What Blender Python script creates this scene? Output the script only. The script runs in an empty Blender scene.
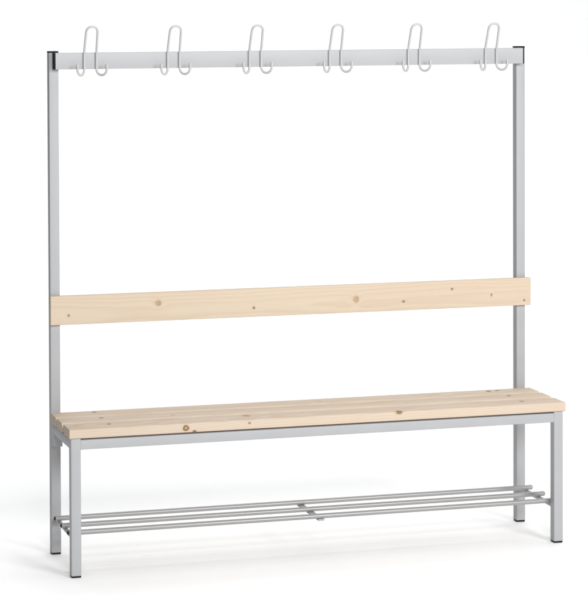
import bpy, bmesh, math, random
from mathutils import Vector, Matrix

random.seed(4)
scene = bpy.context.scene
COL = scene.collection

# ------------------------------------------------------------------ dimensions (metres)
W = 0.033            # square steel tube
L = 1.7267           # outer width over the posts
D = 0.326            # front of the posts to the front of the front legs
HT = 1.6975          # post tube top
ZL = 0.4530          # leg top / underside of the slats
ZT = 0.4845          # seat top
RAIL_B, RAIL_T = 1.6426, 1.6980
RX0, RX1 = 0.0164, 1.7055

# ------------------------------------------------------------------ helpers
def tag(o, label=None, cat=None, group=None, kind=None):
    if label: o['label'] = label
    if cat: o['category'] = cat
    if group: o['group'] = group
    if kind: o['kind'] = kind
    return o

def obj(name, bm, mat, parent=None, smooth=True):
    """link a bmesh given in world coordinates as one mesh object with its origin at the centre"""
    lo = Vector((min(v.co[i] for v in bm.verts) for i in range(3)))
    hi = Vector((max(v.co[i] for v in bm.verts) for i in range(3)))
    c = (lo + hi) / 2
    bmesh.ops.translate(bm, verts=bm.verts, vec=-c)
    bmesh.ops.recalc_face_normals(bm, faces=bm.faces)
    me = bpy.data.meshes.new(name)
    bm.to_mesh(me); bm.free()
    me.materials.append(mat)
    if smooth:
        me.shade_smooth()
        try: me.set_sharp_from_angle(angle=math.radians(40))
        except Exception: pass
    o = bpy.data.objects.new(name, me)
    COL.objects.link(o)
    o.parent = parent
    o.location = c - (world_loc(parent) if parent else Vector())
    return o

def world_loc(o):
    v = Vector()
    while o:
        v += o.location; o = o.parent
    return v

def box(x0, x1, y0, y1, z0, z1, bev=0.0, seg=3, axis=None, bm=None):
    """a box, edges rounded by bev (only the edges along one axis when axis is given)"""
    b = bmesh.new()
    bmesh.ops.create_cube(b, size=1)
    for v in b.verts:
        v.co = Vector((x0 if v.co.x < 0 else x1, y0 if v.co.y < 0 else y1, z0 if v.co.z < 0 else z1))
    if bev > 0:
        ed = b.edges[:]
        if axis is not None:
            ed = [e for e in ed if abs((e.verts[1].co - e.verts[0].co).normalized()[axis]) > .9]
        bmesh.ops.bevel(b, geom=ed, offset=bev, segments=seg, affect='EDGES', profile=0.5)
        b.normal_update()
    return b

def tube(path, r, n=14, caps=True):
    """sweep a round wire along a path, with domed ends"""
    b = bmesh.new()
    pts = [Vector(p) for p in path]
    m = len(pts)
    tans = []
    for i in range(m):
        a = pts[max(i - 1, 0)]; c = pts[min(i + 1, m - 1)]
        tans.append((c - a).normalized())
    ref = Vector((0, 0, 1)) if abs(tans[0].z) < .9 else Vector((0, 1, 0))
    u = tans[0].cross(ref).normalized()
    secs = []
    prof = [(i, 0.0, 1.0) for i in range(m)]
    if caps:
        prof = [(0, -.92, .38), (0, -.7, .71), (0, -.38, .92)] + prof + [(m - 1, .38, .92), (m - 1, .7, .71), (m - 1, .92, .38)]
    for i, off, sc in prof:
        t = tans[i]
        u = (u - t * u.dot(t)).normalized()
        w = t.cross(u)
        c = pts[i] + t * off * r * .6
        secs.append([b.verts.new(c + (u * math.cos(2 * math.pi * k / n) + w * math.sin(2 * math.pi * k / n)) * r * sc) for k in range(n)])
    for s0, s1 in zip(secs, secs[1:]):
        for k in range(n):
            b.faces.new((s0[k], s0[(k + 1) % n], s1[(k + 1) % n], s1[k]))
    b.faces.new(secs[0][::-1]); b.faces.new(secs[-1])
    return b

def disc_head(cx, cy, z0, r, h, n=28):
    """low domed bolt head with a hexagon socket ring"""
    b = bmesh.new()
    prof = [(r, 0), (r, h * .55), (r * .92, h * .85), (r * .7, h), (r * .45, h * 1.02), (r * .40, h * .5), (0.0001, h * .45)]
    secs = [[b.verts.new((cx + rr * math.cos(2 * math.pi * k / n), cy + rr * math.sin(2 * math.pi * k / n), z0 + zz)) for k in range(n)] for rr, zz in prof]
    for s0, s1 in zip(secs, secs[1:]):
        for k in range(n):
            b.faces.new((s0[k], s0[(k + 1) % n], s1[(k + 1) % n], s1[k]))
    b.faces.new(secs[0][::-1]); b.faces.new(secs[-1])
    return b

def drill(o, holes, r, depth, top):
    """cut round recesses into a board"""
    b = bmesh.new()
    for (x, y) in holes:
        bmesh.ops.create_cone(b, cap_ends=True, segments=32, radius1=r, radius2=r, depth=depth * 2,
                              matrix=Matrix.Translation((x, y, top)))
    me = bpy.data.meshes.new('cutter'); b.to_mesh(me); b.free()
    cut = bpy.data.objects.new('cutter', me); COL.objects.link(cut)
    md = o.modifiers.new('b', 'BOOLEAN'); md.operation = 'DIFFERENCE'; md.object = cut; md.solver = 'EXACT'
    bpy.context.view_layer.update()
    dg = bpy.context.evaluated_depsgraph_get()
    new = bpy.data.meshes.new_from_object(o.evaluated_get(dg))
    o.modifiers.clear()
    new.name = o.name
    o.data = new
    bpy.data.objects.remove(cut); bpy.data.meshes.remove(me)
    try: new.set_sharp_from_angle(angle=math.radians(40))
    except Exception: pass

# ------------------------------------------------------------------ node helpers
class NT:
    def __init__(self, name):
        self.m = bpy.data.materials.new(name); self.m.use_nodes = True
        self.t = self.m.node_tree
        self.t.nodes.clear()
        self.out = self.t.nodes.new('ShaderNodeOutputMaterial')
        self.b = self.t.nodes.new('ShaderNodeBsdfPrincipled')
        self.t.links.new(self.b.outputs[0], self.out.inputs[0])
    def n(self, typ, **kw):
        d = self.t.nodes.new(typ)
        for k, v in kw.items(): setattr(d, k, v)
        return d
    def set(self, sock, v):
        if hasattr(v, 'is_output'): self.t.links.new(v, sock)
        else: sock.default_value = v
    def math(self, op, a, b=None, c=None, clamp=False):
        d = self.n('ShaderNodeMath', operation=op); d.use_clamp = clamp
        self.set(d.inputs[0], a)
        if b is not None: self.set(d.inputs[1], b)
        if c is not None: self.set(d.inputs[2], c)
        return d.outputs[0]
    def mix(self, f, a, b, mode='MIX'):
        d = self.n('ShaderNodeMix', data_type='RGBA', blend_type=mode)
        self.set(d.inputs[0], f)
        self.set(d.inputs[6], a if hasattr(a, 'is_output') else (*a, 1))
        self.set(d.inputs[7], b if hasattr(b, 'is_output') else (*b, 1))
        return d.outputs[2]
    def noise(self, vec, scale, detail=2, rough=.5):
        d = self.n('ShaderNodeTexNoise')
        self.set(d.inputs['Vector'], vec); d.inputs['Scale'].default_value = scale
        d.inputs['Detail'].default_value = detail; d.inputs['Roughness'].default_value = rough
        return d.outputs[0]
    def comb(self, x, y, z):
        d = self.n('ShaderNodeCombineXYZ')
        for i, v in enumerate((x, y, z)): self.set(d.inputs[i], v)
        return d.outputs[0]
    def ramp(self, f, a, b):
        d = self.n('ShaderNodeMapRange', interpolation_type='SMOOTHSTEP')
        self.set(d.inputs[0], f); d.inputs[1].default_value = a; d.inputs[2].default_value = b
        return d.outputs[0]
    def coords(self, off=(0, 0, 0)):
        tc = self.n('ShaderNodeTexCoord'); mp = self.n('ShaderNodeMapping')
        self.t.links.new(tc.outputs['Object'], mp.inputs[0]); mp.inputs['Location'].default_value = off
        return mp.outputs[0]
    def bump(self, h, strength, dist):
        d = self.n('ShaderNodeBump'); self.set(d.inputs['Height'], h)
        d.inputs['Strength'].default_value = strength; d.inputs['Distance'].default_value = dist
        self.t.links.new(d.outputs[0], self.b.inputs['Normal'])

def paint(name, col, rough, var=.05, peel=.12, spec=.5):
    k = NT(name)
    v = k.coords()
    n1 = k.noise(v, 9, 3); n2 = k.noise(v, 900, 2)
    lo = tuple(c * (1 - var) for c in col); hi = tuple(min(1, c * (1 + var)) for c in col)
    k.set(k.b.inputs['Base Color'], k.mix(n1, lo, hi))
    k.set(k.b.inputs['Roughness'], k.math('MULTIPLY_ADD', n1, .14, rough - .07))
    k.b.inputs['Specular IOR Level'].default_value = spec
    k.bump(n2, peel, .0004)
    return k.m

def wood(name, off, seed, knots, light, dark, pith=(.05, -.06), freq=150, wander=.03, grain=.9, flow=.8):
    """spruce board: growth rings around a pith line, flowing round the knots.
    off: world centre of the board; knots: (plane, x, other, size_x, size_o, strength)"""
    k = NT(name)
    P = k.coords(off)
    s = k.n('ShaderNodeSeparateXYZ'); k.t.links.new(P, s.inputs[0])
    X, Y, Z = s.outputs
    # slow wander of the pith along the length
    slow = k.noise(k.comb(k.math('MULTIPLY_ADD', X, 1.3, seed * 7.3), k.math('MULTIPLY', Y, 5.0), k.math('MULTIPLY', Z, 5.0)), 1.0, 2)
    fine = k.noise(k.comb(k.math('MULTIPLY_ADD', X, 3.0, seed * 3.1), k.math('MULTIPLY', Y, 30.0), k.math('MULTIPLY', Z, 30.0)), 1.0, 3)
    yy = k.math('SUBTRACT', Y, off[1] + pith[0]); zz = k.math('SUBTRACT', Z, off[2] + pith[1])
    r = k.math('SQRT', k.math('ADD', k.math('MULTIPLY', yy, yy), k.math('MULTIPLY', zz, zz)))
    r = k.math('MULTIPLY_ADD', slow, wander, r)
    r = k.math('MULTIPLY_ADD', fine, .006, r)
    wob = k.noise(P, 160, 2)
    masks = []
    for (kx, ky, kz, sx, sy, sz, st) in knots:
        a, b, c3 = (k.math('DIVIDE', k.math('SUBTRACT', q, q0), sq) for q, q0, sq in ((X, kx, sx), (Y, ky, sy), (Z, kz, sz)))
        d = k.math('SQRT', k.math('ADD', k.math('MULTIPLY', a, a), k.math('ADD', k.math('MULTIPLY', b, b), k.math('MULTIPLY', c3, c3))))
        # grain pushed aside
        aw = k.math('DIVIDE', a, 3.6); bw = k.math('DIVIDE', d, 2.0)
        g = k.math('EXPONENT', k.math('MULTIPLY', k.math('ADD', k.math('MULTIPLY', aw, aw), k.math('MULTIPLY', bw, bw)), -.6))
        r = k.math('MULTIPLY_ADD', g, min(sy, sz) * flow, r)
        d = k.math('ADD', d, k.math('MULTIPLY_ADD', wob, .9, -.45))
        masks.append((d, st, a))
    ph = k.math('MULTIPLY', r, freq)
    saw = k.math('FRACT', ph)
    late = k.math('MULTIPLY', k.ramp(saw, .15, .86), k.math('SUBTRACT', 1.0, k.ramp(saw, .90, 1.0)))
    strength = k.math('MULTIPLY_ADD', k.noise(k.comb(k.math('MULTIPLY', X, .8), k.math('MULTIPLY', Y, 9.0), k.math('MULTIPLY_ADD', Z, 9.0, seed)), 1.0, 2), grain, .02)
    f = k.math('MULTIPLY', late, strength, clamp=True)
    col = k.mix(f, light, dark)
    # fibres and broad tone
    fib = k.noise(k.comb(k.math('MULTIPLY', X, 12.0), k.math('MULTIPLY', Y, 600.0), k.math('MULTIPLY', Z, 600.0)), 1.0, 2)
    col = k.mix(k.math('MULTIPLY', k.ramp(fib, .45, .75), .16), col, (.42, .31, .21))
    tone = k.noise(k.comb(k.math('MULTIPLY_ADD', X, 2.2, seed), k.math('MULTIPLY', Y, 14.0), k.math('MULTIPLY', Z, 14.0)), 1.0, 2)
    col = k.mix(k.math('MULTIPLY', k.ramp(tone, .4, .75), .22), col, (.53, .385, .285))
    for d, st, a in masks:
        halo = k.math('MULTIPLY', k.math('SUBTRACT', 1.0, k.ramp(d, .7, 2.6)), .28 * min(1, st))
        col = k.mix(halo, col, (.48, .34, .215))
        body = k.math('MULTIPLY', k.math('SUBTRACT', 1.0, k.ramp(d, .55, 1.2)), min(1, st))
        rings = k.ramp(k.math('SINE', k.math('MULTIPLY', d, 10.0)), -1, 1)
        kcol = k.mix(rings, (.33, .20, .10), (.42, .275, .15))
        if st > 1: kcol = k.mix(min(1, st - 1), kcol, (.045, .034, .026))
        col = k.mix(body, col, kcol)
        edge = k.math('MULTIPLY', k.ramp(d, .45, .95), k.math('SUBTRACT', 1.0, k.ramp(d, .95, 1.5)))
        side = k.math('MULTIPLY_ADD', k.ramp(a, -.2, .9), .6, .3)
        e = k.math('MULTIPLY', edge, .95) if st == 1.0 else k.math('MULTIPLY', k.math('MULTIPLY', edge, side), .7 * min(1, st))
        col = k.mix(e, col, (.15, .085, .045))
    k.set(k.b.inputs['Base Color'], col)
    k.set(k.b.inputs['Roughness'], k.math('MULTIPLY_ADD', fib, .15, .62))
    k.b.inputs['Specular IOR Level'].default_value = .10
    k.bump(k.math('MULTIPLY_ADD', late, .5, fib), .18, .0004)
    return k.m

STEEL = paint('light_grey_steel_paint', (.338, .343, .354), .47)
STEEL_DIM = paint('grey_tube_paint', (.255, .255, .254), .30, .05, .06, .9)
RAILMAT = paint('pale_grey_rail_paint', (.352, .358, .371), .46, .03, .06, .4)
HOOKMAT = paint('off_white_hook_paint', (.435, .434, .430), .42, .03, .05)
BLACK = paint('black_plastic', (.007, .007, .008), .6, .1, .05, .2)
BOLTMAT = paint('dark_bolt_steel', (.09, .088, .085), .45, .15, .05)

# ------------------------------------------------------------------ the studio sweep (floor running up into a back wall)
bm = bmesh.new()
prof = []
y0, y1, rad, ztop = -14.0, 9.0, 2.5, 6.0
prof.append((y0, 0.0))
for i in range(20): prof.append((y0 + (y1 - rad - y0) * (i + 1) / 20, 0.0))
for i in range(1, 25):
    a = math.pi / 2 * i / 24
    prof.append((y1 - rad + rad * math.sin(a), rad - rad * math.cos(a)))
prof.append((y1, ztop))
ra = [bm.verts.new((-3.4, y, z)) for y, z in prof]; rb = [bm.verts.new((15, y, z)) for y, z in prof]
for i in range(len(prof) - 1): bm.faces.new((ra[i], rb[i], rb[i + 1], ra[i + 1]))
k = NT('white_studio_floor')
v = k.coords()
k.set(k.b.inputs['Base Color'], k.mix(k.noise(v, .9, 4), (.935, .935, .935), (.955, .955, .955)))
k.b.inputs['Roughness'].default_value = .6
k.b.inputs['Specular IOR Level'].default_value = .2
fl = obj('studio_floor', bm, k.m)
tag(fl, kind='structure')
for p in fl.data.polygons:
    if p.normal.z < -.01: fl.data.flip_normals(); break

# ------------------------------------------------------------------ the bench
bench = bpy.data.objects.new('cloakroom_bench', None)
COL.objects.link(bench)
bench.location = (L / 2, -D / 2, 0)
bench.empty_display_size = .2
tag(bench, 'grey steel cloakroom bench with pale wooden slatted seat, six hooks, shoe rack', 'bench')

FT = .0065   # foot height
def add_post(x0, y0, ztop, capped):
    name = 'post' if capped else 'leg'
    t = obj(name, box(x0, x0 + W, y0, y0 + W, FT, ztop, .0022, 3, 2), STEEL, bench)
    f = box(x0 + .0008, x0 + W - .0008, y0 + .0008, y0 + W - .0008, 0, FT, .002, 3)
    obj('foot', f, BLACK, t)
    if capped:
        obj('end_cap', box(x0 - .0004, x0 + W + .0004, y0 - .0004, y0 + W + .0004, ztop, ztop + .006, .0018, 3), BLACK, t)
    return t

for x0 in (0, L - W):
    add_post(x0, 0, HT, True)
    add_post(x0, -D, ZL, False)

# seat frame
AH = .036; AZ0, AZ1 = ZL - AH, ZL - .0045
obj('apron', box(W, L - W, -D + .001, -D + W, AZ0, AZ1, .002, 3, 0), STEEL, bench)
obj('apron', box(W, L - W, -W + .001, -.003, AZ0, AZ1, .002, 3, 0), STEEL, bench)
for x0 in (0, L - W):
    obj('bracket', box(x0 + .0006, x0 + W - .0006, -W, -.0003, .3725, ZL - .0005, .002, 3, 2), STEEL, bench)
    obj('side_rail', box(x0 + .001, x0 + W - .001, -D + W, -W, AZ0, AZ1, .002, 3, 1), STEEL, bench)

# seat slats, each drilled for two recessed bolts
SX0, SX1 = -.0048, 1.7370
edges = [(-.1040, -.013), (-.2050, -.1190), (-.3275, -.2290)]
holes_y = [-.0405, -.1495, -.2630]
FY = -.3275
def slat_mesh(ya, yb):
    b = box(SX0, SX1, ya, yb, ZL, ZT, .0056, 5, 0)
    ends = [e for e in b.edges if all(abs(v.co.x - SX0) < 1e-5 for v in e.verts) or all(abs(v.co.x - SX1) < 1e-5 for v in e.verts)]
    bmesh.ops.bevel(b, geom=ends, offset=.0014, segments=2, affect='EDGES', profile=.5)
    return b
kn = [
    [(1.566, -.046, ZT, .0075, .010, .012, 1.55), (.93, -.075, ZT, .006, .006, .01, .4)],
    [(.38, -.17, ZT, .006, .006, .01, .5), (1.21, -.18, ZT, .006, .007, .01, .4)],
    [(.611, -.2520, ZT, .011, .015, .010, .7), (.3854, FY, .4692, .0092, .012, .0078, 1.0),
     (.4140, FY, .4575, .0065, .008, .0035, 1.7), (.6026, FY, .4740, .0045, .008, .0032, 1.1),
     (1.1282, FY + .004, ZT - .003, .0105, .014, .0066, 1.4)],
]
for i, ((ya, yb), hy) in enumerate(zip(edges, holes_y)):
    c = ((SX0 + SX1) / 2, (ya + yb) / 2, (ZL + ZT) / 2)
    m = wood('spruce_slat', c, 1.7 + i * 2.9, kn[i], light=(.55, .465, .378), dark=(.475, .378, .288),
             pith=(.02 - .012 * i, -.055 - .02 * i), freq=150, wander=.085, grain=.95)
    sl = obj('slat', slat_mesh(ya, yb), m, bench)
    wl = world_loc(sl)
    holes = [(.1395, hy), (1.5995, hy)]
    drill(sl, holes, .0092, .003, ZT)
    for (x, y) in holes:
        obj('bolt', disc_head(x, y, ZT - .0029, .0086, .0024), BOLTMAT, sl)

# backrest board
BX0, BX1 = -.0033, 1.7405
c = ((BX0 + BX1) / 2, -.0102, .8293)
bk = [(x, -.020, z, sx, .012, sz, st) for x, z, sx, sz, st in (
    (.3693, .8417, .0095, .0098, .72), (.0582, .8115, .0040, .0040, 1.15), (.7094, .8119, .0042, .0042, 1.35),
    (1.0809, .8266, .0090, .0115, .66), (1.4396, .849, .0038, .0045, 1.45), (1.5889, .8226, .003, .0055, 1.2),
    (1.2577, .8119, .005, .0042, 1.3), (1.7147, .7981, .0032, .0032, 1.0))]
obj('backrest', box(BX0, BX1, -.020, -.0004, .7804, .8783, .0028, 4),
    wood('spruce_backrest', c, 11.3, bk, light=(.548, .460, .358), dark=(.478, .382, .28), pith=(.10, -.012), freq=210, wander=.022, grain=.75, flow=.3), bench)

# coat rail in front of the posts
rail = obj('coat_rail', box(RX0, RX1, -.033, -.0004, RAIL_B, RAIL_T, .0018, 3, 0), RAILMAT, bench)
obj('end_cap', box(RX0 - .0045, RX0, -.0332, -.0006, RAIL_B - .0003, RAIL_T + .0003, .0012, 2), BLACK, rail)
obj('end_cap', box(RX1, RX1 + .0050, -.0332, -.0006, RAIL_B - .0003, RAIL_T + .0003, .0012, 2), BLACK, rail)

# coat hooks: one bent wire each
def hook_path(cx):
    r = .0041
    ys = -.033 - r - .0002
    hs, R = .0210, .0203
    dx, dy = .72, -.694
    zc = RAIL_B + .0008
    def side(s):                      # from the tip to the rail top
        base = Vector((cx + s * hs, ys, zc))
        d = Vector((s * dx, dy, 0))
        cen = base + d * R
        pts = [cen + d * R + Vector((0, 0, .0150)), cen + d * R + Vector((0, 0, .007))]
        for i in range(0, 21):
            a = math.pi * i / 20
            pts.append(cen + d * R * math.cos(a) - Vector((0, 0, (R + .0008) * math.sin(a))))
        for z in (.012, .024, .036, .046): pts.append(base + Vector((0, 0, z)))
        return pts
    left = side(-1)
    z0 = zc + .046
    lean = math.radians(21)
    # soft forward bend, then a straight lean
    p = Vector((0, ys, z0)); mid = []
    ang = 0
    for i in range(6):
        ang = lean * (i + 1) / 6
        p = p + Vector((0, -math.sin(ang), math.cos(ang))) * .0035
        mid.append(p.copy())
    t = Vector((0, -math.sin(lean), math.cos(lean)))
    q = p + t * .0590
    top = []
    rr = hs * .93
    def wx(u): return hs + (rr - hs) * u
    seq = [(cx, m) for m in mid]
    path = left[:]
    nm = len(mid)
    for m in mid: path.append(Vector((cx - hs, m.y, m.z)))
    for i in range(1, 6):
        u = i / 5
        w = p.lerp(q, u); path.append(Vector((cx - wx(u), w.y, w.z)))
    for i in range(1, 24):
        a = math.pi * i / 24
        ca, sa = math.cos(a), math.sin(a)
        ex = 2 / 2.15
        path.append(Vector((cx - rr * math.copysign(abs(ca) ** ex, ca), q.y, q.z)) + t * (.0225 * abs(sa) ** ex))
    for i in range(5, 0, -1):
        u = i / 5
        w = p.lerp(q, u); path.append(Vector((cx + wx(u), w.y, w.z)))
    for m in reversed(mid): path.append(Vector((cx + hs, m.y, m.z)))
    path += side(1)[::-1]
    return path, r

pth, r = hook_path(.1350)
hook = obj('coat_hook', tube(pth, r, 16), HOOKMAT, bench)
for i in range(1, 6):
    h = hook.copy(); COL.objects.link(h)
    h.location = hook.location + Vector((.2894 * i, 0, 0))

# shoe rack: three round tubes on three cross bars
RZ, RR = .1367, .0085
for y in (-.0602, -.1680, -.2752):
    x0, x1 = -.0005, 1.7215
    t = obj('rack_tube', tube([(x0 + .0005, y, RZ)] + [(x0 + (x1 - x0) * i / 8, y, RZ) for i in range(1, 8)] + [(x1 - .003, y, RZ)], RR, 22, False), STEEL_DIM, bench)
    obj('end_cap', tube([(x0 + .0005, y, RZ), (x0 + .003, y, RZ)], RR - .0014, 22), BLACK, t)
    obj('end_cap', tube([(x1 - .002, y, RZ), (x1 + .002, y, RZ)], RR + .0002, 22), STEEL_DIM, t)
for x, a, b in ((W / 2, -D + W, 0), (L - W / 2 - .002, -D + W, 0)):
    obj('cross_bar', tube([(x, a, RZ - .0155), (x, (a + b) / 2, RZ - .0155), (x, b, RZ - .0155)], .0075, 20, False), STEEL, bench)
obj('cross_bar', box(.8540, .8770, -.286, -.045, RZ - .0145, RZ - .0083, .0022, 3), STEEL, bench)

# ------------------------------------------------------------------ light: a room of soft boxes
def area(name, loc, target, sx, sy, power, col=(1, 1, 1)):
    d = bpy.data.lights.new(name, 'AREA'); d.shape = 'RECTANGLE'; d.size = sx; d.size_y = sy
    d.energy = power; d.color = col
    o = bpy.data.objects.new(name, d); COL.objects.link(o)
    o.location = loc
    o.rotation_euler = (Vector(target) - Vector(loc)).to_track_quat('-Z', 'Y').to_euler()
    return o
area('overhead_softbox', (3.2, 4.8, 6.0), (3.2, 4.8, 0), 11.5, 14, 885, (.985, .992, 1))
area('right_softbox', (3.0, -6.2, 3.1), (.9, 0, .9), 2.2, 2.0, 300, (1, .985, .96))
area('left_softbox', (-.2, -7.0, 3.3), (.7, 0, .9), 2.0, 2.0, 290, (.98, .985, 1))

w = bpy.data.worlds.new('World'); scene.world = w; w.use_nodes = True
w.node_tree.nodes['Background'].inputs[0].default_value = (1, 1, 1, 1)
w.node_tree.nodes['Background'].inputs[1].default_value = .04

# ------------------------------------------------------------------ camera
cx, cy, cz, yaw, pitch, roll, f, px, py = -1.4971, -7.51463, 1.88174, .26719, .02379, -.0044, 2272.733, 209.2157, 51.6158
F = Vector((math.sin(yaw) * math.cos(pitch), math.cos(yaw) * math.cos(pitch), -math.sin(pitch)))
R0 = Vector((math.cos(yaw), -math.sin(yaw), 0)); U0 = R0.cross(F)
Rv = R0 * math.cos(roll) + U0 * math.sin(roll); Uv = U0 * math.cos(roll) - R0 * math.sin(roll)
cd = bpy.data.cameras.new('camera'); cam = bpy.data.objects.new('camera', cd); COL.objects.link(cam)
cam.matrix_world = Matrix(((Rv.x, Uv.x, -F.x, cx), (Rv.y, Uv.y, -F.y, cy), (Rv.z, Uv.z, -F.z, cz), (0, 0, 0, 1)))
cd.sensor_fit = 'VERTICAL'; cd.sensor_height = 36; cd.lens = f / 600 * 36
cd.shift_x = (294 - px) / 600; cd.shift_y = -(300 - py) / 600
cd.clip_end = 200
scene.camera = cam

scene.view_settings.view_transform = 'Standard'
scene.view_settings.look = 'None'
scene.view_settings.exposure = 0
scene.cycles.max_bounces = 10
scene.cycles.diffuse_bounces = 6
